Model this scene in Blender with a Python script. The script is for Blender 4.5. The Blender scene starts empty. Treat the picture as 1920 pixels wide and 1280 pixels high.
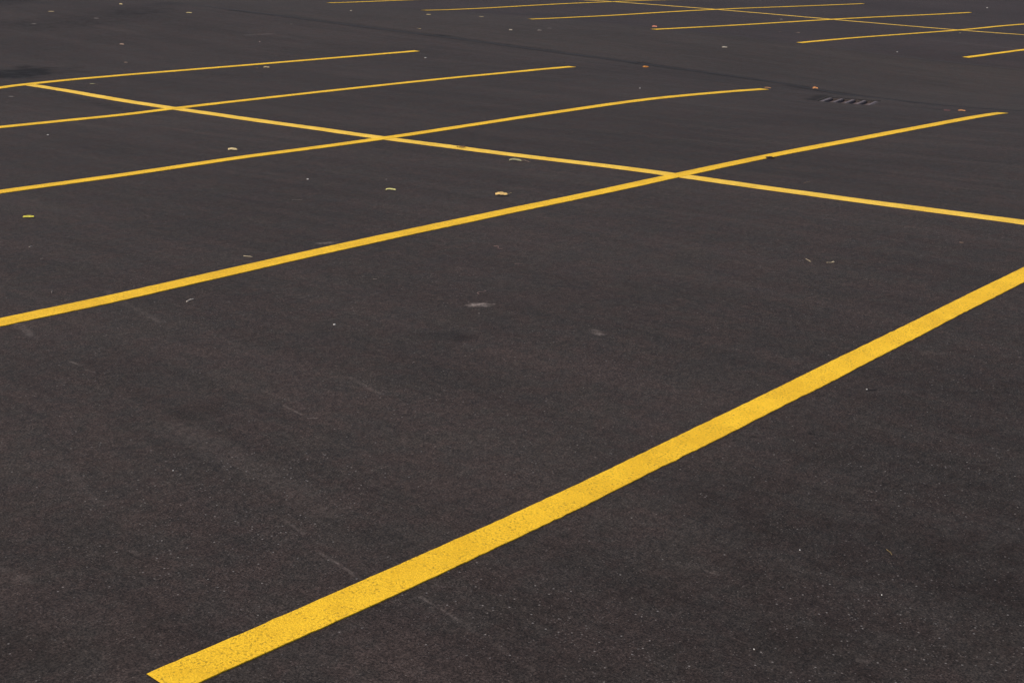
import bpy, bmesh, math, random
from mathutils import Vector, Matrix
CAM=[2578.91975, 1.5, 0.28775, 0.02869, -0.85442, -7.44575, -2.37148, 0.02913]
CU=[-8.0, -4.5, -1.0, 2.5, 6.0, 9.5, 13.0, 16.5, 20.0, 23.5, 27.0]
CV=[-4.0, -0.5, 3.0, 6.5, 10.0, 13.5, 17.0, 20.5, 24.0, 27.5, 31.0]
CS=3.5
CO=[0.0893, -0.1565, 0.0293, 0.0553, 0.1163, 0.0765, 0.0119, 0.0029, -0.0001, -0.0002, -0.0, 0.1143, -0.1482, 0.1261, -0.063, 0.1594, -0.0012, 0.0045, 0.0283, -0.003, -0.0021, -0.0004, -0.026, 0.0365, 0.0882, -0.1273, 0.0542, -0.3883, 0.0456, 0.0733, -0.0254, -0.0095, -0.004, -0.0781, -0.003, -0.1273, 0.0553, 0.1765, -0.1879, 0.1187, -0.0244, -0.0438, -0.0199, -0.0213, -0.0231, -0.0153, 0.0117, -0.0274, -0.0955, 0.084, -0.024, -0.0746, 0.0185, -0.0256, -0.0334, -0.0233, -0.0731, -0.0029, -0.0602, -0.0658, 0.1341, -0.0502, 0.0382, 0.0251, 0.001, 0.0144, -0.0136, -0.0505, -0.034, 0.0242, 0.0976, 0.021, -0.0699, 0.0559, -0.0181, 0.01, 0.0373, -0.0021, -0.0081, -0.0016, 0.0441, 0.082, -0.0201, -0.0311, 0.0482, -0.0174, -0.0106, 0.0103, -0.0001, -0.0003, 0.0025, 0.0182, 0.0328, 0.0063, 0.0111, 0.0263, -0.0039, -0.007, -0.0001, -0.0, 0.0, 0.0004, 0.0025, 0.0047, 0.0025, 0.0045, 0.0054, -0.0, -0.001, -0.0002, 0.0, 0.0, 0.0, 0.0001, 0.0002, 0.0002, 0.0004, 0.0004, 0.0, -0.0, -0.0]
LN={
'L0':[(-5.977, 0.008), (-5.75, 0.001), (-5.488, 0.005), (-5.201, -0.001), (-4.872, -0.006), (-4.484, -0.004), (-4.029, -0.002), (-3.49, 0.002), (-2.702, 0.01), (-1.867, -0.006), (-1.147, -0.013)],
'L1':[(-4.834, 2.74), (-4.244, 2.725), (-3.519, 2.752), (-2.667, 2.76), (-1.661, 2.742), (-0.892, 2.709), (0.018, 2.737), (1.225, 2.742), (2.821, 2.677), (4.102, 2.686), (5.441, 2.831), (6.413, 2.989)],
'L2':[(-3.302, 5.478), (-2.397, 5.462), (-1.259, 5.54), (-0.706, 5.467), (-0.032, 5.47), (0.704, 5.465), (1.551, 5.489), (2.448, 5.476), (3.552, 5.533), (4.672, 5.504), (5.673, 5.585), (6.166, 5.641)],
'L3':[(-1.753, 8.244), (-1.163, 8.24), (-0.562, 8.18), (-0.116, 8.251), (0.179, 8.248), (0.94, 8.252), (1.756, 8.24), (2.626, 8.202), (3.6, 8.183), (4.688, 8.173), (5.361, 8.237), (5.957, 8.268)],
'L4':[(-0.309, 10.819), (-0.125, 10.882), (0.065, 10.925), (0.532, 10.991), (1.36, 11.025), (2.228, 11.014), (3.151, 10.978), (4.144, 10.928), (5.203, 10.852), (5.79, 10.814)],
'C':[(0.059, 10.917), (0.066, 10.235), (-0.023, 8.978), (-0.015, 8.227), (-0.004, 7.686), (-0.034, 7.051), (0.008, 6.271), (-0.042, 5.459), (-0.0, 4.805), (-0.025, 4.141), (0.028, 3.591), (0.039, 3.047), (0.027, 2.744), (-0.015, 2.024), (-0.015, 1.438), (-0.002, 0.907), (0.014, 0.421)],
'F0':[(12.879, 6.066), (13.56, 5.924), (14.472, 5.776)],
'F1':[(12.421, 8.664), (15.197, 8.591), (19.026, 8.726), (22.922, 8.907)],
'F2':[(11.912, 11.176), (15.197, 11.543), (17.633, 11.519), (18.974, 11.477), (22.391, 11.403), (25.875, 11.336)],
'F3':[(11.539, 13.596), (13.574, 14.145), (15.899, 14.277), (18.814, 14.237), (22.664, 14.297), (25.882, 14.229)],
'F4':[(11.869, 16.617), (13.946, 16.977), (15.027, 17.022), (18.985, 17.081), (21.015, 17.413)],
'F5':[(12.07, 19.584), (13.596, 19.818), (14.888, 19.773)],
'C2':[(18.868, 18.108), (18.938, 17.047), (18.804, 16.336), (18.814, 14.237), (18.936, 12.239), (18.974, 11.477), (19.108, 9.889), (19.026, 8.726), (18.959, 7.438)],
'S':[(7.211, 18.427), (7.385, 18.272), (7.22, 16.552), (7.296, 14.475), (7.318, 13.027), (7.437, 12.005), (7.353, 11.068), (7.244, 9.585), (7.326, 8.201), (7.321, 7.039), (7.428, 6.329), (7.396, 5.865), (7.103, 5.421), (6.88, 5.064), (6.814, 4.798), (7.008, 4.564), (7.087, 4.215), (7.097, 3.722), (7.026, 3.395), (7.383, 3.125)],
'T':[(13.198, 14.909), (12.473, 10.84), (12.417, 8.838), (12.212, 7.512), (12.202, 6.859), (12.232, 6.19), (12.364, 5.701), (12.24, 4.954)],
}
ITEMS=[
('curl', -1.3669, 3.1278, -1.3258, 3.0662, 0.055, 0.012, 'tan', 'fallen_leaf', 'leaf', '', 'large creamy yellow dead leaf with raised stem, biggest leaf in the open bay'),
('fold', -0.2588, 3.967, -0.2161, 3.8876, 0.04, 0.012, 'greygreen', 'fallen_leaf', 'leaf', '', 'folded grey green dead leaf with tendril stem, beside the yellow dividing line'),
('crumb', -0.0175, 4.6982, -0.0243, 4.6023, 0.03, 0.006, 'brown', 'fallen_leaf', 'leaf', '', 'crumbled brown leaf scraps lying on top of the yellow dividing line'),
('clump', 1.1103, 2.6912, 1.1475, 2.651, 0.035, 0.018, 'black', 'fallen_leaf', 'leaf', '', 'small black curled leaf against the near edge of the long line right of the crossing'),
('lance', -3.64, 4.6217, -3.601, 4.5773, 0.028, 0.006, 'lime', 'fallen_leaf', 'leaf', '', 'slim bright yellow green leaf lying alone by the left edge'),
('fold', -1.6831, 3.7538, -1.6502, 3.7004, 0.03, 0.007, 'palegreen', 'fallen_leaf', 'leaf', '', 'pale greenish yellow leaf lying flat in the open bay left of the large creamy leaf'),
('curl', -1.2586, 5.8658, -1.2191, 5.8099, 0.03, 0.012, 'cream', 'fallen_leaf', 'leaf', '', 'cream arched leaf just above the third long line, left half of the photo'),
('curl', 2.9552, 10.5962, 2.9931, 10.5318, 0.03, 0.012, 'cream2', 'fallen_leaf', 'leaf', '', 'pale beige leaf just below the far end stall line, upper left'),
('clump', 2.8878, 10.6534, 2.903, 10.6284, 0.015, 0.006, 'brown', 'leaf_scrap', 'leaf', '', 'tiny dull brown scrap to the left of the pale beige leaf'),
('curl', 6.1384, 16.424, 6.1934, 16.3578, 0.035, 0.008, 'yellowleaf', 'fallen_leaf', 'leaf', '', 'small yellowish leaf below the bend of the pavement seam, top left'),
('clump', 6.9355, 7.8752, 6.975, 7.8142, 0.045, 0.022, 'orange', 'fallen_leaf', 'leaf', '', 'orange brown leaf just below the dark seam in the middle of the aisle'),
('curl', 7.0765, 5.5226, 7.1227, 5.4771, 0.05, 0.022, 'orange2', 'fallen_leaf', 'leaf', '', 'orange leaf standing on the dark seam beside the drain grate'),
('curl', 6.008, 3.2933, 6.0448, 3.2353, 0.03, 0.01, 'orange2', 'fallen_leaf', 'leaf', '', 'light orange leaf above the tip of the long line, right of a dark red leaf'),
('lance', 5.849, 3.3788, 5.8795, 3.3244, 0.02, 0.006, 'maroon', 'fallen_leaf', 'leaf', '', 'dark red slim leaf left of the light orange leaf, right of the drain'),
('curl', 12.319, 11.482, 12.3657, 11.4166, 0.05, 0.018, 'redorange', 'fallen_leaf', 'leaf', '', 'reddish leaf resting at the tip of a far bay line'),
('lance', 10.4426, 8.8802, 10.5031, 8.8299, 0.05, 0.014, 'white2', 'fallen_leaf', 'leaf', '', 'whitish leaf alone in the aisle above the dark seam, right of centre'),
('curl', 6.2182, 5.6764, 6.2501, 5.6159, 0.02, 0.006, 'rust', 'fallen_leaf', 'leaf', '', 'rusty bit of leaf at the tip of the long line ending mid aisle'),
('lance', 10.2306, 14.9383, 10.2899, 14.8884, 0.04, 0.008, 'cream', 'fallen_leaf', 'leaf', '', 'flat cream leaf under the left tip of a far bay line'),
('lance', 10.9146, 14.2815, 10.9617, 14.2197, 0.04, 0.008, 'cream2', 'fallen_leaf', 'leaf', '', 'flat beige leaf under the middle of a far bay line'),
('curl', 9.0093, 11.9349, 9.0357, 11.891, 0.04, 0.01, 'white2', 'fallen_leaf', 'leaf', '', 'small white and red leaf in the aisle below the two far bay line tips'),
('curl', 9.39, 11.6614, 9.4428, 11.6246, 0.04, 0.013, 'grey', 'fallen_leaf', 'leaf', '', 'arched grey leaf in the aisle, left of a fainter one'),
('lance', 9.94, 11.9018, 9.9859, 11.8543, 0.03, 0.004, 'grey', 'fallen_leaf', 'leaf', '', 'faint grey flat leaf in the aisle, right of the arched grey leaf'),
('clump', 7.871, 12.821, 7.8897, 12.7879, 0.03, 0.01, 'cream2', 'leaf_scrap', 'leaf', '', 'small beige scrap above the seam, right one of a close pair'),
('clump', 7.8922, 12.889, 7.9165, 12.8719, 0.02, 0.006, 'grey', 'leaf_scrap', 'leaf', '', 'dim scrap above the seam, left one of a close pair'),
('curl', 6.011, 18.1376, 6.0417, 18.089, 0.05, 0.014, 'cream', 'fallen_leaf', 'leaf', '', 'bright cream leaf close to the top edge, upper left'),
('lance', 4.2881, 17.4994, 4.3511, 17.4483, 0.05, 0.008, 'cream2', 'fallen_leaf', 'leaf', '', 'pale flat leaf in the top left, left of the bright cream leaf'),
('lance', 3.2803, 16.2875, 3.3191, 16.238, 0.04, 0.006, 'grey', 'fallen_leaf', 'leaf', '', 'dull grey leaf at the border of the dark patch, top left'),
('lance', 4.3962, 16.3909, 4.4406, 16.3436, 0.03, 0.007, 'grey', 'fallen_leaf', 'leaf', '', 'dim greyish leaf in the dark patch, upper left'),
('curl', 3.0925, 13.7742, 3.1248, 13.7233, 0.04, 0.014, 'brownpale', 'fallen_leaf', 'leaf', '', 'pale brown arched leaf above the farthest near bay line, upper left'),
('lance', 2.065, 12.1516, 2.0913, 12.1163, 0.02, 0.004, 'brownpale', 'fallen_leaf', 'leaf', '', 'very faint brown leaf flake just above the farthest near bay line'),
('lance', 0.5346, 10.4968, 0.5712, 10.467, 0.022, 0.005, 'greygreen', 'fallen_leaf', 'leaf', '', 'small grey green leaf inside the wedge where two lines meet, left'),
('lance', -0.6383, 10.0704, -0.6097, 10.0367, 0.02, 0.004, 'grey', 'fallen_leaf', 'leaf', '', 'small grey flake near the left edge between two stall lines'),
('pebble', -1.7204, 7.5825, -1.7112, 7.5698, 0.014, 0.007, 'white', 'pebble', 'pebble', '', 'small white pebble below the second long line near the left edge'),
('pebble', 9.5449, 16.1927, 9.5632, 16.1635, 0.03, 0.016, 'white2', 'pebble', 'pebble', '', 'pale pebble below the leftmost far bay line'),
('pebble', 6.5656, 14.3434, 6.5859, 14.3278, 0.02, 0.01, 'grey', 'pebble', 'pebble', '', 'grey speck of stone under the seam at upper left of centre'),
('pebble', 4.8417, 12.9929, 4.8544, 12.9818, 0.016, 0.01, 'pink', 'pebble', 'pebble', '', 'tiny pinkish stone above the line beside the pale beige leaf'),
('pebble', 5.2312, 10.1356, 5.2504, 10.1153, 0.018, 0.012, 'white', 'pebble', 'pebble', '', 'white pebble just past the tip of the farthest near bay line'),
('pebble', 4.4979, 6.2107, 4.5078, 6.2019, 0.012, 0.014, 'white', 'pebble', 'pebble', '', 'upright white chip above the curved long line, mid photo'),
('pebble', 12.6818, 7.0958, 12.6948, 7.0783, 0.018, 0.012, 'white', 'pebble', 'pebble', '', 'white pebble in the aisle between seam and far bays, right side'),
('pebble', 28.5088, 11.9784, 28.5345, 11.9409, 0.03, 0.018, 'white', 'pebble', 'pebble', '', 'white pebble near the top right corner'),
('pebble', 17.9693, 8.3002, 17.9952, 8.2808, 0.02, 0.012, 'greygreen', 'pebble', 'pebble', '', 'greenish stone just under the far line crossing, right side'),
('lance', 17.6364, 11.9835, 17.6768, 11.9438, 0.03, 0.006, 'white2', 'fallen_leaf', 'leaf', '', 'tiny pale flake above the second far bay line'),
('clump', 14.472, 9.8421, 14.4987, 9.7952, 0.03, 0.006, 'brownpale', 'leaf_scrap', 'leaf', '', 'tiny brown scrap left of the far bays between two bay line tips'),
('twig', 14.2747, 10.0846, 14.3986, 10.0685, 0.006, 0.004, 'brownpale', 'twig', 'twig', '', 'faint thin twig left of the tiny brown scrap, between two far bay lines'),
('pebble', -1.7366, 4.4367, -1.7258, 4.4269, 0.014, 0.007, 'white', 'pebble', 'pebble', '', 'white elongated pebble in the open bay, left of the pale greenish leaf'),
('pebble', -1.3982, 4.0521, -1.3894, 4.0415, 0.01, 0.005, 'grey', 'pebble', 'pebble', '', 'greyish chip directly above the pale greenish leaf'),
('pebble', -3.9306, 1.756, -3.9218, 1.7497, 0.01, 0.006, 'white', 'pebble', 'pebble', '', 'bright white pebble in the big middle bay, left of centre'),
('pebble', -3.3986, 1.4417, -3.3935, 1.4381, 0.006, 0.004, 'grey', 'pebble', 'pebble', '', 'grey grain of stone just below the pale scuff'),
('twig', -3.4299, 2.9554, -3.4202, 2.898, 0.005, 0.005, 'straw', 'twig', 'twig', '', 'straight straw coloured stalk above the first long line at left'),
('twig', -4.1323, 2.4585, -4.089, 2.4683, 0.008, 0.006, 'bone', 'twig', 'twig', '', 'pale bone coloured twig below the first long line at left'),
('twig', -4.0282, 3.8985, -4.0062, 3.9036, 0.005, 0.004, 'bone', 'twig', 'twig', '', 'short pale stalk near the left edge below the slim green leaf'),
('twig', -4.447, 2.9948, -4.4177, 3.0377, 0.006, 0.005, 'grey', 'twig', 'twig', '', 'short grey stick pointing away, near the left end of the first long line'),
('twig', -1.5915, 0.8972, -1.6159, 0.8532, 0.004, 0.004, 'straw', 'twig', 'twig', '', 'thin stalk at right, left one of two lying between lines'),
('match', -1.5837, 0.7867, -1.5525, 0.7687, 0.005, 0.006, 'straw', 'twig', 'twig', '', 'thin stalk with a pale bud at its right end, right one of two'),
('twig', -0.712, 0.484, -0.7129, 0.4636, 0.006, 0.004, 'brownpale', 'twig', 'twig', '', 'short pale stalk near the right edge between the two lines'),
('twig', 0.3174, 1.9539, 0.3679, 1.9353, 0.004, 0.004, 'brownpale', 'twig', 'twig', '', 'thin faint stalk just above the dividing line at right'),
('bent', -3.175, 1.639, -3.1128, 1.6629, 0.003, 0.004, 'pinkbrown', 'twig', 'twig', '', 'thin bent pinkish stem above the pale scuff'),
('bent', -2.4398, 2.1972, -2.4486, 2.1287, 0.003, 0.004, 'pinkbrown', 'twig', 'twig', '', 'fine wavy stem under the long line, left of centre'),
('twig', -2.6516, 1.878, -2.6137, 1.8596, 0.003, 0.003, 'pinkbrown', 'twig', 'twig', '', 'fine reddish stem in the upper middle of the big bay'),
('bent', -2.3102, 3.9061, -2.2399, 3.8962, 0.004, 0.004, 'grey', 'twig', 'twig', '', 'faint grey wavy stem in the bay below the white elongated pebble'),
('twig', -3.3144, 2.1642, -3.3121, 2.142, 0.004, 0.004, 'grey', 'twig', 'twig', '', 'small faint stalk in the big middle bay, upper left part'),
('twig', -4.2538, -0.8063, -4.2768, -0.8341, 0.003, 0.003, 'ochre', 'twig', 'twig', '', 'fine ochre pine needle on the dark asphalt at lower right'),
('twig', -4.1306, 3.6198, -4.1172, 3.6136, 0.005, 0.003, 'grey', 'twig', 'twig', '', 'faint grey stalk below the short pale stalk, left edge'),
('pebble', -3.1163, -0.1818, -3.1115, -0.1867, 0.006, 0.004, 'white', 'pebble', 'pebble', '', 'tiny white chip beside a dark pit right of the nearest line'),
('pebble', -5.2821, 0.9629, -5.2789, 0.9605, 0.005, 0.004, 'white', 'pebble', 'pebble', '', 'bright grain of stone in the lower left asphalt'),
('pebble', -4.4241, -0.6367, -4.422, -0.6398, 0.005, 0.003, 'white', 'pebble', 'pebble', '', 'bright stone grain under the nearest line at lower right'),
('pebble', -4.9644, -0.8169, -4.9619, -0.8189, 0.005, 0.003, 'white', 'pebble', 'pebble', '', 'bright grain at the bottom edge, right of the middle'),
('pebble', -4.5015, -0.9102, -4.4995, -0.913, 0.005, 0.003, 'white', 'pebble', 'pebble', '', 'bright grain of stone below the ochre pine needle'),
]
SEGS=[(-3.314, 1.542, -3.281, 1.519, 0.035, 0.55, 1), (-3.276, 1.527, -3.244, 1.494, 0.012, 0.35, 1), (-2.979, 2.899, -2.934, 2.868, 0.03, 0.25, 1), (-3.25, 0.955, -3.267, 0.9, 0.022, 0.28, 1), (-3.264, 0.907, -3.266, 0.889, 0.01, 0.3, 1), (-4.77, 2.729, -4.851, 2.463, 0.02, 0.22, 1), (-4.922, 2.085, -4.92, 2.019, 0.006, 0.3, 1), (-4.937, 1.965, -4.93, 1.914, 0.006, 0.25, 1), (-4.685, 1.168, -4.7, 1.059, 0.006, 0.28, 1), (-4.708, 1.018, -4.686, 0.996, 0.004, 0.5, 1), (-4.328, 1.244, -4.371, 1.021, 0.012, 0.14, 1), (-5.34, 0.248, -5.358, 0.104, 0.005, 0.2, 1), (-5.272, 0.476, -5.294, 0.364, 0.006, 0.18, 1), (-5.355, 0.151, -5.367, 0.088, 0.005, 0.18, 1), (-5.327, -0.102, -5.345, -0.241, 0.006, 0.2, 1), (-5.464, 1.277, -5.568, 0.906, 0.018, 0.07, 1), (-4.336, 2.532, -4.39, 2.286, 0.015, 0.14, 1), (-4.255, 2.87, -4.336, 2.569, 0.02, 0.1, 1), (-5.058, 1.256, -5.152, 0.416, 0.07, 0.05, 1), (-5.951, 0.72, -5.939, 0.618, 0.02, 0.08, 1), (-5.674, 0.597, -5.672, 0.56, 0.008, 0.2, 1), (-2.572, -0.163, -2.521, -0.206, 0.02, 0.12, 1), (-4.834, -1.015, -4.814, -1.045, 0.01, 0.12, 1), (5.202, 13.685, 5.534, 13.606, 0.08, 0.12, 1), (-3.929, -0.579, -3.926, -0.604, 0.006, 0.3, 1), (-5.342, -0.208, -5.393, -0.514, 0.01, 0.08, 1), (-4.706, -0.525, -4.702, -0.555, 0.008, 0.2, 1), (15.156, 7.682, 14.555, 5.807, 0.05, 0.1, 0), (0.291, 11.889, 0.751, 12.008, 0.45, -0.85, 1), (-0.134, 10.353, -0.423, 8.22, 0.09, -0.22, 1), (-0.433, 8.125, -0.292, 8.084, 0.15, -0.15, 1), (2.726, 16.204, 3.502, 16.076, 0.8, -0.14, 1), (3.598, 16.233, 5.064, 16.484, 0.8, -0.2, 1), (5.192, 16.673, 6.752, 18.017, 0.45, -0.2, 1), (6.752, 18.017, 7.517, 18.612, 0.2, -0.2, 1), (4.491, 19.327, 4.976, 19.662, 0.5, -0.45, 1), (-3.508, -0.008, -3.129, 0.077, 0.0, 0, 0), (-3.122, -0.19, -3.097, -0.207, 0.01, -0.7, 0), (-3.638, -0.246, -3.637, -0.253, 0.012, -0.6, 0), (-3.798, -0.118, -3.795, -0.128, 0.008, -0.5, 0), (-4.987, 1.325, -4.866, 1.313, 0.09, -0.18, 1), (-3.738, 1.37, -3.703, 1.273, 0.07, -0.45, 1), (-4.838, 1.981, -4.829, 1.794, 0.1, -0.12, 1), (5.001, 4.554, 6.474, 2.902, 0.12, -0.08, 1), (7.153, 5.731, 6.956, 4.282, 0.22, -0.5, 1), (7.437, 12.005, 7.326, 8.201, 0.19, -0.42, 1), (7.326, 8.201, 7.396, 5.865, 0.2, -0.46, 1), (5.722, 4.808, 6.252, 4.953, 0.1, -0.5, 1), (7.066, 4.332, 7.383, 3.125, 0.08, -0.12, 1), (7.22, 16.552, 7.437, 12.005, 0.18, -0.32, 1), (-4.587, -0.767, -3.168, -0.771, 0.9, -0.16, 1), (-5.168, -0.786, -4.339, -1.209, 0.8, -0.16, 1), (-4.065, -0.856, -2.155, -0.391, 0.6, -0.1, 1), (-6.185, 0.327, -6.101, 0.133, 0.35, -0.22, 1)]  # final entries paint lens falloff into lower corners; one by the drain paints shade
GRIT=[(-5.242, -0.484, 0.28), (-5.166, -0.152, 0.12), (-5.202, -0.752, 0.2), (-4.597, -1.023, 0.45), (-3.653, -0.759, 0.3), (-5.209, 0.789, 0.25), (-5.404, 0.427, 0.2)]
EXPO=0.40

W=2.74
random.seed(5)
scene=bpy.context.scene
COL=scene.collection
CK,SK=math.cos(CAM[7]),math.sin(CAM[7])
GD=(5.99,4.50,-0.102,math.radians(14))          # drain: centre u,v, level, turn
_c=[(CU[i%len(CU)],CV[i//len(CU)],CO[i]) for i in range(len(CO))]
def g0(u,v):
    s=0.0;k=1/(2*CS*CS)
    for a,b,c in _c:
        d=(u-a)**2+(v-b)**2
        if d<160: s+=c*math.exp(-d*k)
    return s
def gz(u,v):
    z=g0(u,v)
    r=math.hypot(u-GD[0],v-GD[1])
    if r<1.0:
        t=max(0,min(1,(r-.38)/.62)); t=t*t*(3-2*t)
        z=z*t+(GD[2])*(1-t)
    return z
def P(u,v,dz=0.0):
    return Vector((u*CK,v+u*SK,gz(u,v)+dz))
# ------------------------------------------------------------- helpers
def tag(o,label=None,cat=None,group=None,kind=None):
    if label:o['label']=label
    if cat:o['category']=cat
    if group:o['group']=group
    if kind:o['kind']=kind
    return o
def link(name,bm,mat,parent=None,smooth=False):
    me=bpy.data.meshes.new(name);bm.to_mesh(me);bm.free()
    if smooth:
        for p in me.polygons:p.use_smooth=True
    me.materials.append(mat)
    o=bpy.data.objects.new(name,me);COL.objects.link(o)
    if parent:o.parent=parent
    return o
def empty(name,loc):
    o=bpy.data.objects.new(name,None);COL.objects.link(o);o.location=loc;o.empty_display_size=.05;return o
class N:
    def __init__(s,name):
        m=bpy.data.materials.new(name);m.use_nodes=True;s.m=m;s.t=m.node_tree;s.t.nodes.clear()
        s.out=s.n('ShaderNodeOutputMaterial');s.b=s.n('ShaderNodeBsdfPrincipled')
        s.t.links.new(s.b.outputs[0],s.out.inputs[0])
        s.pos=s.n('ShaderNodeNewGeometry').outputs['Position']
    def n(s,t,**k):
        x=s.t.nodes.new(t)
        for a,b in k.items():setattr(x,a,b)
        return x
    def put(s,sock,v):
        if isinstance(v,bpy.types.NodeSocket):s.t.links.new(v,sock)
        elif v is not None:sock.default_value=v
    def math(s,op,a,b=None,c=None,clamp=False):
        x=s.n('ShaderNodeMath',operation=op,use_clamp=clamp)
        s.put(x.inputs[0],a);s.put(x.inputs[1],b)
        if c is not None:s.put(x.inputs[2],c)
        return x.outputs[0]
    def vm(s,op,a,b=None):
        x=s.n('ShaderNodeVectorMath',operation=op);s.put(x.inputs[0],a)
        if b is not None:
            if op=='SCALE':s.put(x.inputs[3],b)
            else:s.put(x.inputs[1],b)
        return x.outputs['Value'] if op in('DOT_PRODUCT','LENGTH','DISTANCE') else x.outputs[0]
    def noise(s,scale,detail=3,rough=.6,vec=None,dist=0):
        flat2=vec is None or vec is not getattr(s,'tc',None)
        x=s.n('ShaderNodeTexNoise');x.noise_dimensions='2D' if flat2 else '3D';s.put(x.inputs['Vector'],vec or s.pos)
        x.inputs['Scale'].default_value=scale;x.inputs['Detail'].default_value=detail
        x.inputs['Roughness'].default_value=rough;x.inputs['Distortion'].default_value=dist
        return x.outputs['Fac'],x.outputs['Color']
    def vor(s,scale,vec=None,rnd=1):
        x=s.n('ShaderNodeTexVoronoi');x.voronoi_dimensions='2D';s.put(x.inputs['Vector'],vec or s.pos);x.inputs['Scale'].default_value=scale
        x.inputs['Randomness'].default_value=rnd
        return x.outputs['Distance'],x.outputs['Color']
    def ss(s,v,a,b,lo=0.,hi=1.):
        x=s.n('ShaderNodeMapRange',interpolation_type='SMOOTHSTEP');s.put(x.inputs[0],v)
        for i,q in enumerate((a,b,lo,hi)):s.put(x.inputs[i+1],q)
        return x.outputs[0]
    def mix(s,f,a,b,mode='MIX'):
        x=s.n('ShaderNodeMix',data_type='RGBA',blend_type=mode);s.put(x.inputs[0],f)
        s.put(x.inputs[6],a);s.put(x.inputs[7],b);return x.outputs[2]
    def sep(s,v):
        x=s.n('ShaderNodeSeparateXYZ');s.put(x.inputs[0],v);return x.outputs
    def comb(s,a,b,c):
        x=s.n('ShaderNodeCombineXYZ');s.put(x.inputs[0],a);s.put(x.inputs[1],b);s.put(x.inputs[2],c);return x.outputs[0]
    def bump(s,h,strength,dist,nrm=None):
        x=s.n('ShaderNodeBump');x.inputs['Strength'].default_value=strength;x.inputs['Distance'].default_value=dist
        s.put(x.inputs['Height'],h)
        if nrm is not None:s.put(x.inputs['Normal'],nrm)
        return x.outputs[0]
def c4(*a):return (a[0],a[1],a[2],1.0)
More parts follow.
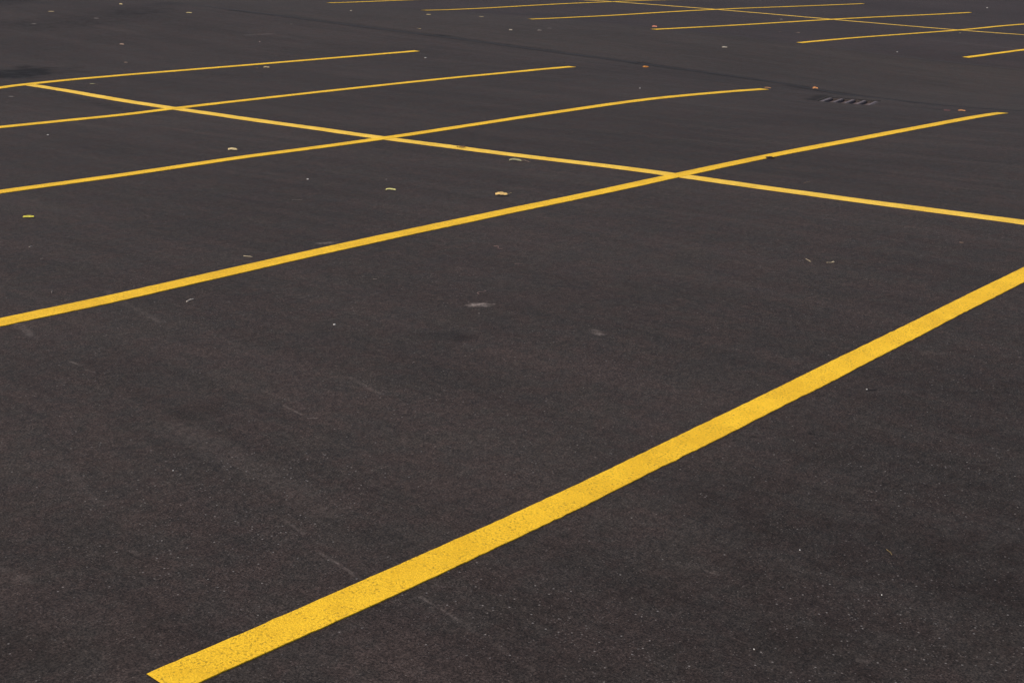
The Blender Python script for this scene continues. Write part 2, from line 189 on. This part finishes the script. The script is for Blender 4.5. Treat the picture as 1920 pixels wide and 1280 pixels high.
# ------------------------------------------------------------- materials
def asphalt(segs):
    k=N('asphalt');x=k.sep(k.pos);flat=k.comb(x[0],x[1],0.0)
    u=k.math('DIVIDE',x[0],CK)
    v=k.math('SUBTRACT',x[1],k.math('MULTIPLY',u,SK))
    base=c4(*ASP)
    # reddish / greenish cast wandering through the binder
    chroma=k.noise(2.6,4,.62,flat)[0]; chroma2=k.noise(11,3,.6,flat)[0]
    f=k.ss(k.math('ADD',k.math('MULTIPLY',chroma,.5),k.math('MULTIPLY',chroma2,.5)),.40,.60)
    col=k.mix(f,c4(ASP[0]*.97,ASP[1]*1.02,ASP[2]*1.02),c4(ASP[0]*1.03,ASP[1]*.985,ASP[2]*.995))
    # tone: broad clouds, roller streaks along the lane, medium mottle, grain
    big=k.noise(.33,3,.6,flat)[0]
    uv=k.comb(k.math('MULTIPLY',u,1.7),k.math('MULTIPLY',v,.16),0.0)
    streak=k.noise(1.6,4,.65,uv)[0]
    med=k.noise(5.5,4,.72,flat)[0]
    grain=k.noise(150,3,.8,flat)[0]
    gr2=k.noise(45,3,.7,flat)[0]
    m=k.ss(big,.3,.7,.92,1.08)
    m=k.math('MULTIPLY',m,k.ss(streak,.3,.72,.92,1.09))
    fs=k.noise(1.0,4,.7,k.comb(k.math('MULTIPLY',u,9.0),k.math('MULTIPLY',v,.7),0.0))[0]
    m=k.math('MULTIPLY',m,k.ss(fs,.3,.7,.93,1.09))
    m=k.math('MULTIPLY',m,k.ss(med,.3,.7,.93,1.07))
    g3=k.noise(20,3,.75,flat)[0]
    m=k.math('MULTIPLY',m,k.ss(gr2,.3,.7,.78,1.22))
    m=k.math('MULTIPLY',m,k.ss(g3,.3,.7,.88,1.12))
    m=k.math('MULTIPLY',m,k.ss(grain,.3,.72,.42,1.62))
    # paving lanes: the aisle was laid as its own strips
    lane=k.math('MULTIPLY',k.ss(u,7.22,7.34),k.ss(u,12.5,12.2))
    m=k.math('MULTIPLY',m,k.math('ADD',1.0,k.math('MULTIPLY',lane,.09)))
    col=k.mix(k.math('MULTIPLY',lane,.6),col,k.mix(1.0,col,c4(.98,1.0,.95),'MULTIPLY'))
    far=k.ss(u,12.2,12.5)
    col=k.mix(k.math('MULTIPLY',far,.7),col,k.mix(1.0,col,c4(1.0,.97,1.05),'MULTIPLY'))
    # marks, with the drain dip's shade and lower-corner falloff painted in
    rag=k.noise(28,5,.75,flat)[0]; fine=k.noise(140,3,.7,flat)[0]
    warp=k.vm('SCALE',k.vm('SUBTRACT',k.noise(14,3,.6,flat)[1],(.5,.5,.5)),.05)
    wp=k.vm('ADD',flat,warp)
    bigwarp=k.vm('MULTIPLY',k.vm('ADD',flat,k.vm('SCALE',k.vm('SUBTRACT',k.noise(1.7,4,.6,flat)[1],(.5,.5,.5)),1.2)),(1,1,0))
    light=None;dark=None
    for (u1,v1,u2,v2,r,st,nz) in segs:
        a=Vector((u1*CK,v1+u1*SK,0));b=Vector((u2*CK,v2+u2*SK,0));d=b-a
        if d.length<1e-4:d=Vector((1e-3,0,0))
        src=wp if (nz and r>.015) else flat
        if r>.3:
            src=bigwarp
        rel=k.vm('SUBTRACT',src,tuple(a))
        t=k.math('MULTIPLY',k.vm('DOT_PRODUCT',rel,tuple(d/(d.length_squared))),1.0,clamp=True)
        dist=k.vm('DISTANCE',rel,k.vm('SCALE',tuple(d),t))
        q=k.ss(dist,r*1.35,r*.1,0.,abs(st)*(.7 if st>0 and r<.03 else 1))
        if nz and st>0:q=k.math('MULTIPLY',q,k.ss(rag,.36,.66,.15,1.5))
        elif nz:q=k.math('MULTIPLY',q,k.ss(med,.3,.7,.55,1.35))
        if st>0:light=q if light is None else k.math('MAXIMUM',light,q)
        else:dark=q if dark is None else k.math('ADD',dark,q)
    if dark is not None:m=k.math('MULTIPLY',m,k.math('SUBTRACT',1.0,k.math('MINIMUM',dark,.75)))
    col=k.mix(1.0,col,k.comb(m,m,m),'MULTIPLY')
    # dusty scuffs
    if light is not None:
        lt=k.math('MULTIPLY',light,k.ss(fine,.3,.7,.5,1.3),clamp=True)
        col=k.mix(lt,col,c4(.33,.27,.24))
    # exposed pale aggregate, denser in some patches
    patch=k.ss(k.noise(1.1,4,.65,flat)[0],.46,.66)
    grit=None
    for (gu_,gv_,gr_) in GRIT:
        q=k.ss(k.vm('DISTANCE',bigwarp,(gu_*CK,gv_+gu_*SK,0.)),gr_*1.3,gr_*.2)
        grit=q if grit is None else k.math('MAXIMUM',grit,q)
    patch=k.math('ADD',k.math('MULTIPLY',patch,.5),k.math('MULTIPLY',grit,1.0))
    for sc,th,r,c,st in ((100,.985,.32,(.30,.275,.26),.6),(190,.955,.42,(.16,.14,.13),.7)):
        d,cc=k.vor(sc,flat)
        s_=k.sep(cc)
        thr=k.math('SUBTRACT',th+.012,k.math('MULTIPLY',patch,.034))
        sel=k.math('MULTIPLY',k.math('GREATER_THAN',s_[0],thr),k.ss(d,r,r*.5))
        amp=k.math('MULTIPLY',k.ss(s_[1],0,1,.25,1.0),st)
        col=k.mix(k.math('MULTIPLY',sel,amp),col,c4(*c))
    # open pores
    d,cc=k.vor(75,flat)
    pore=k.math('MULTIPLY',k.math('GREATER_THAN',k.sep(cc)[2],.93),k.ss(d,.38,.15))
    col=k.mix(k.math('MULTIPLY',pore,.55),col,c4(.012,.010,.010))
    k.put(k.b.inputs['Base Color'],col)
    k.put(k.b.inputs['Roughness'],k.ss(med,.3,.7,.74,.86))
    k.b.inputs['Specular IOR Level'].default_value=.17
    nb=k.bump(k.math('ADD',k.math('MULTIPLY',grain,.7),k.math('MULTIPLY',gr2,.6)),.55,.006)
    nb=k.bump(k.noise(1.3,3,.5,flat)[0],.35,.02,nb)
    k.put(k.b.inputs['Normal'],nb)
    return k.m
def paint(name,base,worn):
    k=N(name);x=k.sep(k.pos);flat=k.comb(x[0],x[1],0.0)
    wear=k.noise(3.5,5,.75,flat)[0];gr=k.noise(170,3,.7,flat)[0];g2=k.noise(60,4,.75,flat)[0];g3=k.noise(115,2,.6,flat)[0]
    col=k.mix(k.ss(wear,.3,.7),c4(base[0]*.86,base[1]*.84,base[2]*.9),c4(base[0]*1.03,base[1]*1.05,base[2]*1.7))
    m=k.ss(gr,.28,.72,.88,1.10)
    col=k.mix(1.0,col,k.comb(m,m,m),'MULTIPLY')
    # paint thin over pores
    pit=k.math('MULTIPLY',k.ss(g3,.54,.68),k.ss(k.noise(9,3,.6,flat)[0],.40,.60,.15,1.0))
    col=k.mix(k.math('MULTIPLY',pit,worn),col,c4(.40,.24,.008))
    d,cc=k.vor(110,flat)
    pore=k.math('MULTIPLY',k.math('GREATER_THAN',k.sep(cc)[1],.955),k.ss(d,.40,.18))
    col=k.mix(k.math('MULTIPLY',pore,.55*worn),col,c4(.10,.07,.02))
    k.put(k.b.inputs['Base Color'],col)
    k.b.inputs['Roughness'].default_value=.66;k.b.inputs['Specular IOR Level'].default_value=.35
    k.put(k.b.inputs['Normal'],k.bump(k.math('ADD',gr,k.math('MULTIPLY',g2,1.2)),.5,.004))
    return k.m
def plain(name,col,rough=.8,var=.25,scale=60,trans=0,metal=0):
    k=N(name);tc=k.tc=k.n('ShaderNodeTexCoord').outputs['Object']
    n=k.noise(scale,4,.65,tc)[0];m=k.ss(n,.28,.72,1-var,1+var)
    k.put(k.b.inputs['Base Color'],k.mix(1.0,c4(*col),k.comb(m,m,m),'MULTIPLY'))
    k.b.inputs['Roughness'].default_value=rough;k.b.inputs['Metallic'].default_value=metal
    k.put(k.b.inputs['Normal'],k.bump(n,.3,.001))
    return k.m
ASP=(.0395,.0300,.0262)
M_LINE=paint('yellow_line_paint',(.90,.530,.010),.8)
M_DIV=paint('dividing_line_paint',(.90,.565,.040),.5)
LC={'tan':(.60,.40,.14),'greygreen':(.24,.23,.12),'brown':(.17,.09,.035),'black':(.012,.007,.005),'lime':(.52,.46,.05),
'palegreen':(.50,.47,.17),'cream':(.50,.40,.20),'cream2':(.33,.26,.14),'yellowleaf':(.64,.52,.22),'orange':(.42,.17,.03),'orange2':(.46,.20,.07),
'maroon':(.14,.055,.055),'redorange':(.55,.20,.12),'white2':(.44,.38,.29),'rust':(.42,.20,.08),'grey':(.17,.145,.13),'brownpale':(.28,.19,.14),
'white':(.50,.48,.45),'pink':(.45,.33,.31),'straw':(.52,.43,.28),'bone':(.60,.52,.44),'pinkbrown':(.24,.15,.13),'ochre':(.20,.14,.05)}
LM={k:plain(k+'_litter',v,.75,.28,90) for k,v in LC.items()}
# ------------------------------------------------------------- ground
def axis(lo,hi,step,ext):
    a=[lo+i*step for i in range(int(round((hi-lo)/step))+1)]
    s=step
    while a[-1]<ext:s*=1.35;a.append(a[-1]+s)
    s=step
    while a[0]>-ext:s*=1.35;a.insert(0,a[0]-s)
    return a
def build_ground():
    us=axis(-9.9,30,.15,420);vs=axis(-6.9,30,.15,420)
    bm=bmesh.new();vv=[[bm.verts.new(P(u,v)) for v in vs] for u in us]
    for i in range(len(us)-1):
        for j in range(len(vs)-1):bm.faces.new((vv[i][j],vv[i+1][j],vv[i+1][j+1],vv[i][j+1]))
    c=P(GD[0],GD[1]);ang=GD[3]+math.atan2(SK,CK)
    A=Vector((math.cos(ang),math.sin(ang),0));B=Vector((-A.y,A.x,0))
    cin=c
    nearset=[f for f in bm.faces if abs(f.verts[0].co.x-c.x)<1.6 and abs(f.verts[0].co.y-c.y)<1.6]
    near=lambda f:(f.calc_center_median()-c).length<1.1
    # finer quads round the drain so that its dished surround reads
    ed={e for f in nearset if near(f) for e in f.edges}
    bmesh.ops.subdivide_edges(bm,edges=list(ed),cuts=1,use_grid_fill=True)
    for vtx in bm.verts:
        if (vtx.co-c).length<2:
            u=vtx.co.x/CK;v=vtx.co.y-u*SK;vtx.co.z=gz(u,v)
    ha,hb=.235,.29
    for n,h in ((A,ha),(-A,ha),(B,hb),(-B,hb)):
        fs=[f for f in bm.faces if near(f)]
        gm=set(fs)|{e for f in fs for e in f.edges}|{x for f in fs for x in f.verts}
        bmesh.ops.bisect_plane(bm,geom=list(gm),plane_co=c+n*h,plane_no=n)
    dele=[f for f in bm.faces if near(f) and abs((f.calc_center_median()-c).dot(A))<ha and abs((f.calc_center_median()-c).dot(B))<hb]
    bmesh.ops.delete(bm,geom=dele,context='FACES')
    # the marks (scuffs, stains, dark streaks, painted drain shade and corner falloff) are only computed on the slabs they touch
    T=1.6;cache={};mats=[];tiles={}
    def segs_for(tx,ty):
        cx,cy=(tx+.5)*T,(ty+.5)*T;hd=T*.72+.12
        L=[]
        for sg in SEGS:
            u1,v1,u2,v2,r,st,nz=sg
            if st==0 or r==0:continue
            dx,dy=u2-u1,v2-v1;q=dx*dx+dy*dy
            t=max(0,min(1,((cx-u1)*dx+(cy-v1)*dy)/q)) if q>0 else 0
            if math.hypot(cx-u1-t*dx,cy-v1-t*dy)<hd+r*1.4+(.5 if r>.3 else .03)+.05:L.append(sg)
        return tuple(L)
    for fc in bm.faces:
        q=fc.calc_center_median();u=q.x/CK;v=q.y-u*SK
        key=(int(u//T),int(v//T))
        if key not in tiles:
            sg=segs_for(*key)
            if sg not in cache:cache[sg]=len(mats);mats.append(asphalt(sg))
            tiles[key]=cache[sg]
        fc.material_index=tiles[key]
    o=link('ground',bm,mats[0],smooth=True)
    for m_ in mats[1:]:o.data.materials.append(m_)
    print('slab materials',len(mats))
    return tag(o,kind='structure')
build_ground()
# ------------------------------------------------------------- strips laid on the ground
def cat(pts,step):
    """smooth curve through points, resampled"""
    out=[];n=len(pts)
    for i in range(n-1):
        p1,p2=Vector(pts[i]),Vector(pts[i+1])
        p0=Vector(pts[i-1]) if i else p1*2-p2
        p3=Vector(pts[i+2]) if i+2<n else p2*2-p1
        L=(p2-p1).length
        # chord-scaled tangents
        a=(p1-p0).length or L;b=(p3-p2).length or L
        m1=((p1-p0)/a*L*L+(p2-p1)/L*a*L)/(a+L) if L>0 else p2-p1
        m2=((p2-p1)/L*b*L+(p3-p2)/b*L*L)/(b+L)
        k=max(1,int(math.ceil(L/step)))
        for j in range(k):
            t=j/k;t2=t*t;t3=t2*t
            out.append(p1*(2*t3-3*t2+1)+m1*(t3-2*t2+t)+p2*(-2*t3+3*t2)+m2*(t3-t2))
    out.append(Vector(pts[-1]));return out
def smooth_dev(pts,along,line):
    """pull single wandering points a little towards their neighbours"""
    o=[list(p) for p in pts];k=1-along
    for i in range(1,len(pts)-1):
        a,b,c=pts[i-1],pts[i],pts[i+1]
        t=(b[along]-a[along])/(c[along]-a[along]) if abs(c[along]-a[along])>1e-6 else .5
        e=a[k]*(1-t)+c[k]*t
        o[i][k]=b[k]*.6+e*.4
    return [tuple(p) for p in o]
def strip(name,pts,width,dz,mat,step=.05,jit=.0015,wav=.002,seed=0,taper=False,thick=0.0):
    rnd=random.Random(seed);c=cat(pts,step);bm=bmesh.new();L=[];n=len(c)
    ph=[rnd.uniform(0,6.3) for _ in range(8)]
    nc=5
    s=0
    for i,q in enumerate(c):
        t=(c[min(i+1,n-1)]-c[max(i-1,0)]).normalized();nn=Vector((-t.y,t.x))
        if i:s+=(c[i]-c[i-1]).length
        w1=width/2+wav*(math.sin(s*2.1+ph[0])+.7*math.sin(s*5.3+ph[1]))+rnd.gauss(0,jit)
        w2=width/2+wav*1.5*(math.sin(s*2.7+ph[2])+.7*math.sin(s*8.3+ph[3]))+rnd.gauss(0,jit*1.4)
        if taper:
            e=min(1,.15+i/n*12,.15+(n-1-i)/n*12);w1*=e;w2*=e
        row=[]
        for j in range(nc):
            k=-1+2*j/(nc-1);off=(w1 if k>0 else w2)*k
            row.append(bm.verts.new(P(q.x+nn.x*off,q.y+nn.y*off,dz)))
        L.append(row)
    for a,b in zip(L,L[1:]):
        for j in range(nc-1):bm.faces.new((a[j],b[j],b[j+1],a[j+1]))
    if thick:
        # turned-down rim so the film of paint has a real edge
        for seq in ([r[0] for r in L],[r[-1] for r in L]):
            low=[bm.verts.new(v.co-Vector((0,0,thick))) for v in seq]
            for i in range(len(seq)-1):bm.faces.new((seq[i],seq[i+1],low[i+1],low[i]))
    bmesh.ops.recalc_face_normals(bm,faces=bm.faces)
    if sum(f.normal.z for f in bm.faces)<0:bmesh.ops.reverse_faces(bm,faces=bm.faces)
    return link(name,bm,mat)
# stall lines of the near double row
GN='yellow stall lines of the near parking bays'
GF='yellow stall lines of the far parking bays'
def ext(pts,first=None,last=None):
    pts=list(pts)
    if first is not None:pts.insert(0,first)
    if last is not None:pts.append(last)
    return pts
LAB={0:'widest nearest yellow line running across the foreground to the bottom edge, freshly speckled paint',
1:'first long yellow line behind the foreground one, crossing the dividing line right of centre',
2:'second long yellow line behind the foreground one, bending near its right tip in mid photo',
3:'third long yellow line behind the foreground one, crossing the dividing line at upper left',
4:'farthest yellow line of the near bays, meeting the top left end of the dividing line'}
LX=5.97
l0=[(LN['L0'][0][0]-.022,LN['L0'][0][1])]+LN['L0'][1:]
for _ in range(3):l0=smooth_dev(l0,0,0)
near={0:ext(l0,None,(LX,-.02)),
1:ext(smooth_dev(LN['L1'],0,1),(-5.95,W+.03)),
2:ext(smooth_dev(LN['L2'],0,2),(-5.95,2*W)),
3:ext(smooth_dev(LN['L3'],0,3),(-5.95,3*W+.05)),
4:ext(LN['L4'],(-5.9,4*W-.30))}
WD={0:.107,1:.110,2:.112,3:.115,4:.125}
for k in range(5):
    o=strip('parking_line',near[k],WD[k],.0034,M_LINE,(.025,.03,.06,.06,.06)[k],.0007,.0012,seed=k+11,thick=.003)
    tag(o,LAB[k],'painted line',GN)
o=strip('dividing_line',[(.012,-2.74),(.012,-1)]+[tuple(q) for q in smooth_dev(LN['C'],1,0)][::-1],.124,.0018,M_DIV,.05,.0012,.0016,seed=40,thick=.0016)
tag(o,'long thin yellow dividing line crossing all the stall lines of the near bays','painted line')
FL={0:'yellow far bay line at the right edge, the nearest of the far row',
1:'far yellow bay line starting above the drain grate and leaving the right edge',
2:'far yellow bay line whose left tip touches the reddish leaf',
3:'far yellow bay line starting just right of the top middle, tips both in view',
4:'far yellow bay line with two flat leaves lying below its left half',
5:'leftmost and farthest yellow bay line at the very top edge'}
D0=19.0;V0=5.98
for k in range(6):
    pts=LN['F%d'%k]
    last=(D0+6.4,k*W+V0+.02) if k in(0,1,4,5) else None
    pts=smooth_dev(pts,0,k)
    o=strip('parking_line',ext(pts,None,last),.108,.0050,M_LINE,.1,.001,.0015,seed=k+60,thick=.0045)
    tag(o,FL[k],'painted line',GF)
c2=sorted([tuple(q) for q in LN['C2']],key=lambda q:q[1])
o=strip('dividing_line',[(19.0,3.2)]+smooth_dev(c2,1,0)+[(18.95,21.5)],.092,.0030,M_DIV,.1,.001,.0015,seed=81,thick=.0035)
tag(o,'very thin far dividing line crossing the stall lines along the top right','painted line')
# paving joints
M_SEAM=plain('dark_joint',(.011,.008,.008),.9,.4,25)
sm=sorted([tuple(q) for q in LN['S']],key=lambda q:q[1])
for _ in range(2):sm=smooth_dev(sm,1,0)
o=strip('pavement_joint',[(7.35,-1.5),(7.3,1.5)]+sm,.105,.0022,M_SEAM,.05,.010,.008,seed=90)
tag(o,kind='structure')
M_SEAM2=plain('faint_joint',(.026,.020,.020),.9,.3,20)
t2=sorted([tuple(q) for q in LN['T']],key=lambda q:q[1])
for _ in range(2):t2=smooth_dev(t2,1,0)
o=strip('pavement_joint',[(12.25,0.),(12.25,3.0)]+t2+[(12.9,16.5)],.075,.0022,M_SEAM2,.06,.012,.008,seed=91)
tag(o,kind='structure')
# ------------------------------------------------------------- storm drain
def box(bm,M,cx,cy,cz,sx,sy,sz,bev=0):
    r=bmesh.ops.create_cube(bm,size=1.0,matrix=M@Matrix.Translation((cx,cy,cz))@Matrix.Diagonal((sx,sy,sz,1)))
    if bev:
        ed=list({e for v in r['verts'] for e in v.link_edges})
        bmesh.ops.bevel(bm,geom=ed,offset=bev,segments=2,affect='EDGES')
M_IRON=plain('worn_cast_iron',(.115,.090,.092),.7,.30,40,metal=.0)
M_IRON2=plain('dark_cast_iron',(.045,.034,.032),.75,.35,30,metal=.1)
M_PIT=plain('drain_pit_silt',(.12,.082,.076),.9,.4,12)
I=Matrix.Identity(4)
dr=empty('storm_drain',P(GD[0],GD[1]));dr.rotation_euler.z=GD[3]+math.atan2(SK,CK)
tag(dr,'square dark drain grate with five pale slanted bars sunk in the asphalt beside the seam','drain')
bm=bmesh.new()
for s in(-1,1):
    box(bm,I,s*.222,0,-.020,.024,.576,.030,.003);box(bm,I,0,s*.276,-.020,.420,.024,.030,.003)
link('frame',bm,M_IRON2,dr)
bm=bmesh.new()
for x in(-.11,0,.11):box(bm,I,x,0,-.034,.018,.526,.014)
link('cross_bar',bm,M_IRON2,dr)
for i in range(5):
    y=(i-2)*.1225
    bm=bmesh.new();box(bm,I,0,y,-.014,.419,.036,.024,.004)
    link('bar',bm,M_IRON,dr)
bm=bmesh.new()
for s in(-1,1):
    box(bm,I,s*.240,0,-.15,.010,.60,.22);box(bm,I,0,s*.295,-.15,.47,.010,.22)
box(bm,I,0,0,-.040,.468,.578,.02)
link('pit',bm,M_PIT,dr)
# ------------------------------------------------------------- litter
def frame(u1,v1,u2,v2):
    a,b=P(u1,v1),P(u2,v2);m=P((u1+u2)/2,(v1+v2)/2);x=(b-a);L=x.length;x.normalize()
    y=Vector((0,0,1)).cross(x).normalized();z=x.cross(y)
    return m,L,x,y,z
def leaf_blade(L,wd,lift,kind,rnd):
    """lobed / lance outline as a grid from stalk to tip, curled in 3-D, with real thickness"""
    bm=bmesh.new();nx,ny=15,7;top=[];th=.0006
    if kind=='lance':prof=lambda t:math.sin(math.pi*t)**.75
    else:
        lob=rnd.randint(3,4);ph=rnd.uniform(0,6)
        prof=lambda t:(math.sin(math.pi*t)**.6)*(.72+.28*math.cos(t*lob*2*math.pi+ph))
    ci=rnd.uniform(.6,1.1);tw=rnd.uniform(-.5,.5)
    def hz(t,s):
        if kind=='curl': h=math.sin(math.pi*(t*.9+.05))*.75+abs(s)**1.5*.55*(1-.4*t)-.12*math.cos(t*9)
        elif kind=='fold': h=.25+.9*abs(s)*math.sin(math.pi*t)**.5+.3*math.sin(t*5)
        elif kind=='clump': h=.9*math.sin(math.pi*t)+.5*math.cos(s*3+t*4)
        else: h=.25+.5*abs(s)+.35*math.sin(math.pi*t)
        return max(.03,h*.55+(s+1)*.40)*lift+tw*.10*lift*s
    lo=[]
    for i in range(nx):
        t=i/(nx-1);w=max(.03,prof(max(.02,min(.98,t))))*wd/2
        r=[];r2=[]
        for j in range(ny):
            s=-1+2*j/(ny-1)
            jx=rnd.gauss(0,.012)*L*(abs(s)>.9 and kind!='lance')
            co=Vector(((t-.5)*L+jx,s*w*(1-(.25 if kind=='fold' else 0)),.003+hz(t,s)))
            r.append(bm.verts.new(co));r2.append(bm.verts.new(co-Vector((0,0,th))))
        top.append(r);lo.append(r2)
    for i in range(nx-1):
        for j in range(ny-1):
            bm.faces.new((top[i][j],top[i+1][j],top[i+1][j+1],top[i][j+1]))
            bm.faces.new((lo[i][j],lo[i][j+1],lo[i+1][j+1],lo[i+1][j]))
        bm.faces.new((top[i][0],lo[i][0],lo[i+1][0],top[i+1][0]))
        bm.faces.new((top[i][-1],top[i+1][-1],lo[i+1][-1],lo[i][-1]))
    for e in(0,nx-1):
        for j in range(ny-1):bm.faces.new((top[e][j],top[e][j+1],lo[e][j+1],lo[e][j]))
    bmesh.ops.recalc_face_normals(bm,faces=bm.faces)
    return bm
def tube(bm,pts,r0,r1,seg=6):
    rings=[];n=len(pts)
    for i,p in enumerate(pts):
        t=(pts[min(i+1,n-1)]-pts[max(i-1,0)]).normalized()
        a=t.cross(Vector((0,0,1)));a=(a if a.length>1e-4 else Vector((1,0,0))).normalized();b=t.cross(a)
        r=r0+(r1-r0)*i/(n-1)
        rings.append([bm.verts.new(p+(a*math.cos(q)+b*math.sin(q))*r) for q in[2*math.pi*k/seg for k in range(seg)]])
    for A,B in zip(rings,rings[1:]):
        for k in range(seg):bm.faces.new((A[k],A[(k+1)%seg],B[(k+1)%seg],B[k]))
    bm.faces.new(rings[0][::-1]);bm.faces.new(rings[-1])
def orient(o,m,x,y,z):
    o.matrix_world=Matrix((( x.x,y.x,z.x,m.x),(x.y,y.y,z.y,m.y),(x.z,y.z,z.z,m.z),(0,0,0,1)))
GRP={'leaf':'fallen leaves scattered on the asphalt','twig':'thin stalks scattered on the asphalt','pebble':'little stones scattered on the asphalt'}
for n_,(kind,u1,v1,u2,v2,wd,lift,col,name,catg,grp,lab) in enumerate(ITEMS):
    rnd=random.Random(100+n_);m,L,x,y,z=frame(u1,v1,u2,v2);mat=LM[col]
    if kind=='clump':
        import mathutils.noise as mn
        bm=bmesh.new();bmesh.ops.create_icosphere(bm,subdivisions=4,radius=1.0)
        for v in bm.verts:
            q=v.co*1.6+Vector((n_,3,0));v.co*=1+.55*mn.noise(q)+.35*(abs(mn.noise(q*2.3))-.25)
            v.co=Vector((v.co.x*L/2,v.co.y*wd/2,max(-.3,v.co.z)*lift*.6+lift*.18))
        tube(bm,[Vector((-L*.4,0,lift*.3)),Vector((-L*.6,wd*.1,lift*.5)),Vector((-L*.75,wd*.12,.003))],.0011,.0006)
        o=link(name,bm,mat,None,True);orient(o,m,x,y,z)
    elif kind in('curl','fold','lance'):
        on_line=.009 if lab.startswith(('reddish','rusty','small black')) else 0
        m=m+z*on_line
        if col in('tan','greygreen'):
            o=empty(name,(0,0,0));orient(o,m,x,y,z)
            link('blade',leaf_blade(L,wd,lift,kind,rnd),mat,o,True)
            bm=bmesh.new()
            if col=='tan':pts=[Vector((L*.42,wd*.05,lift*.6)),Vector((L*.60,wd*.25,lift*.9)),Vector((L*.82,wd*.35,lift*1.5))]
            else:pts=[Vector((L*.45,0,lift*.5)),Vector((L*.7,.004,lift*1.0)),Vector((L*.95,-.006,lift*.5)),Vector((L*1.15,-.012,.003)),Vector((L*1.25,.0,.004))]
            tube(bm,pts,.0015,.0010);link('stem',bm,LM['cream2' if col=='tan' else 'brownpale'],o)
        else:
            bm=leaf_blade(L,wd,lift,kind,rnd)
            sg=rnd.choice((-1,1))
            tube(bm,[Vector((sg*L*.45,0,lift*.4)),Vector((sg*L*.56,wd*.1,lift*.7)),Vector((sg*L*.64,wd*.12,.004))],.0011,.0006)
            o=link(name,bm,mat,None,True);orient(o,m,x,y,z)
    elif kind=='crumb':
        bm=bmesh.new()
        for q in range(9):
            b2=leaf_blade(rnd.uniform(.012,.028),rnd.uniform(.008,.018),rnd.uniform(.003,.007),'curl',rnd)
            me=bpy.data.meshes.new('t');b2.to_mesh(me);b2.free()
            k0=len(bm.verts);bm.from_mesh(me);bpy.data.meshes.remove(me);bm.verts.ensure_lookup_table()
            R=Matrix.Translation(((rnd.random()-.5)*L*.9,(rnd.random()-.5)*wd*1.6,.004))@Matrix.Rotation(rnd.uniform(0,6),4,'Z')
            bmesh.ops.transform(bm,matrix=R,verts=bm.verts[k0:])
        o=link(name,bm,mat,None,True);orient(o,m,x,y,z)
    elif kind=='pebble':
        bm=bmesh.new();bmesh.ops.create_icosphere(bm,subdivisions=3,radius=1.0)
        import mathutils.noise as mn
        for v in bm.verts:
            v.co*=1+.28*mn.noise(v.co*1.3+Vector((n_,0,0)))+.08*mn.noise(v.co*4)
            v.co=Vector((v.co.x*L/2,v.co.y*max(wd,L*.6)/2,max(-.45,v.co.z)*lift/2+lift*.2))
        o=link(name,bm,mat,None,True);orient(o,m,x,y,z)
    else:
        bm=bmesh.new();k=7;pts=[]
        amp={'twig':.03,'match':.03,'bent':.22}[kind]
        for i in range(k):
            t=i/(k-1);pts.append(Vector(((t-.5)*L,amp*L*math.sin(t*math.pi*(1.3 if kind!='bent' else 2))+rnd.gauss(0,.01)*L,.002+lift*.5*(1+math.sin(t*4+n_))/1.6)))
        tube(bm,pts,max(wd*.32,.0007),max(wd*.2,.0005))
        if kind=='match':
            r=bmesh.ops.create_icosphere(bm,subdivisions=2,radius=1.0)
            bmesh.ops.transform(bm,matrix=Matrix.Translation(pts[-1])@Matrix.Diagonal((.0075,.0035,.003,1)),verts=r['verts'])
        if kind=='twig' and L>.035:
            tube(bm,[pts[3],pts[3]+Vector((L*.12,L*.06,.002))],max(wd*.2,.0005),.0003,5)
        o=link(name,bm,mat,None,True);orient(o,m,x,y,z)
    tag(o,lab,catg,GRP[grp or catg])
# ------------------------------------------------------------- camera
f,h,pit,roll,yaw,x0,y0,_s=CAM
cd=bpy.data.cameras.new('camera');cam=bpy.data.objects.new('camera',cd);COL.objects.link(cam);scene.camera=cam
cd.sensor_width=36;cd.lens=f/1920*36;cd.clip_start=.05;cd.clip_end=2000
Rr=Vector((math.cos(yaw),math.sin(yaw),0));Fh=Vector((-math.sin(yaw),math.cos(yaw),0))
Fw=Fh*math.cos(pit)-Vector((0,0,1))*math.sin(pit);Up=Fh*math.sin(pit)+Vector((0,0,1))*math.cos(pit)
X=Rr*math.cos(roll)+Up*math.sin(roll);Y=Up*math.cos(roll)-Rr*math.sin(roll);Z=-Fw
cam.matrix_world=Matrix(((X.x,Y.x,Z.x,x0),(X.y,Y.y,Z.y,y0),(X.z,Y.z,Z.z,h),(0,0,0,1)))
# soft focus falling off slightly with distance, as a real lens at f/8
# ------------------------------------------------------------- light: bright overcast
EL=math.radians(48);AZ=math.degrees(yaw)  # sun veiled, high, behind the camera to its left
sd=Vector((math.cos(EL)*math.cos(yaw+math.radians(215)),math.cos(EL)*math.sin(yaw+math.radians(215)),math.sin(EL)))
sl=bpy.data.lights.new('sun','SUN');sl.energy=1.5;sl.angle=math.radians(18);sl.color=(1.0,.93,.84)
so=bpy.data.objects.new('sun',sl);COL.objects.link(so);so.rotation_euler=sd.to_track_quat('Z','Y').to_euler();so.location=(0,0,20)
w=bpy.data.worlds.new('World');scene.world=w;w.use_nodes=True;nt=w.node_tree
sky=nt.nodes.new('ShaderNodeTexSky');sky.sky_type='NISHITA';sky.sun_disc=False;sky.sun_elevation=EL
sky.sun_rotation=math.atan2(sd.x,sd.y);sky.air_density=1.0;sky.dust_density=4.0;sky.ozone_density=.6
bg=nt.nodes['Background'];bg.inputs['Strength'].default_value=.10;nt.links.new(sky.outputs[0],bg.inputs[0])
vs=scene.view_settings;vs.view_transform='Standard';vs.look='None';vs.gamma=1;vs.exposure=EXPO;vs.use_curve_mapping=False
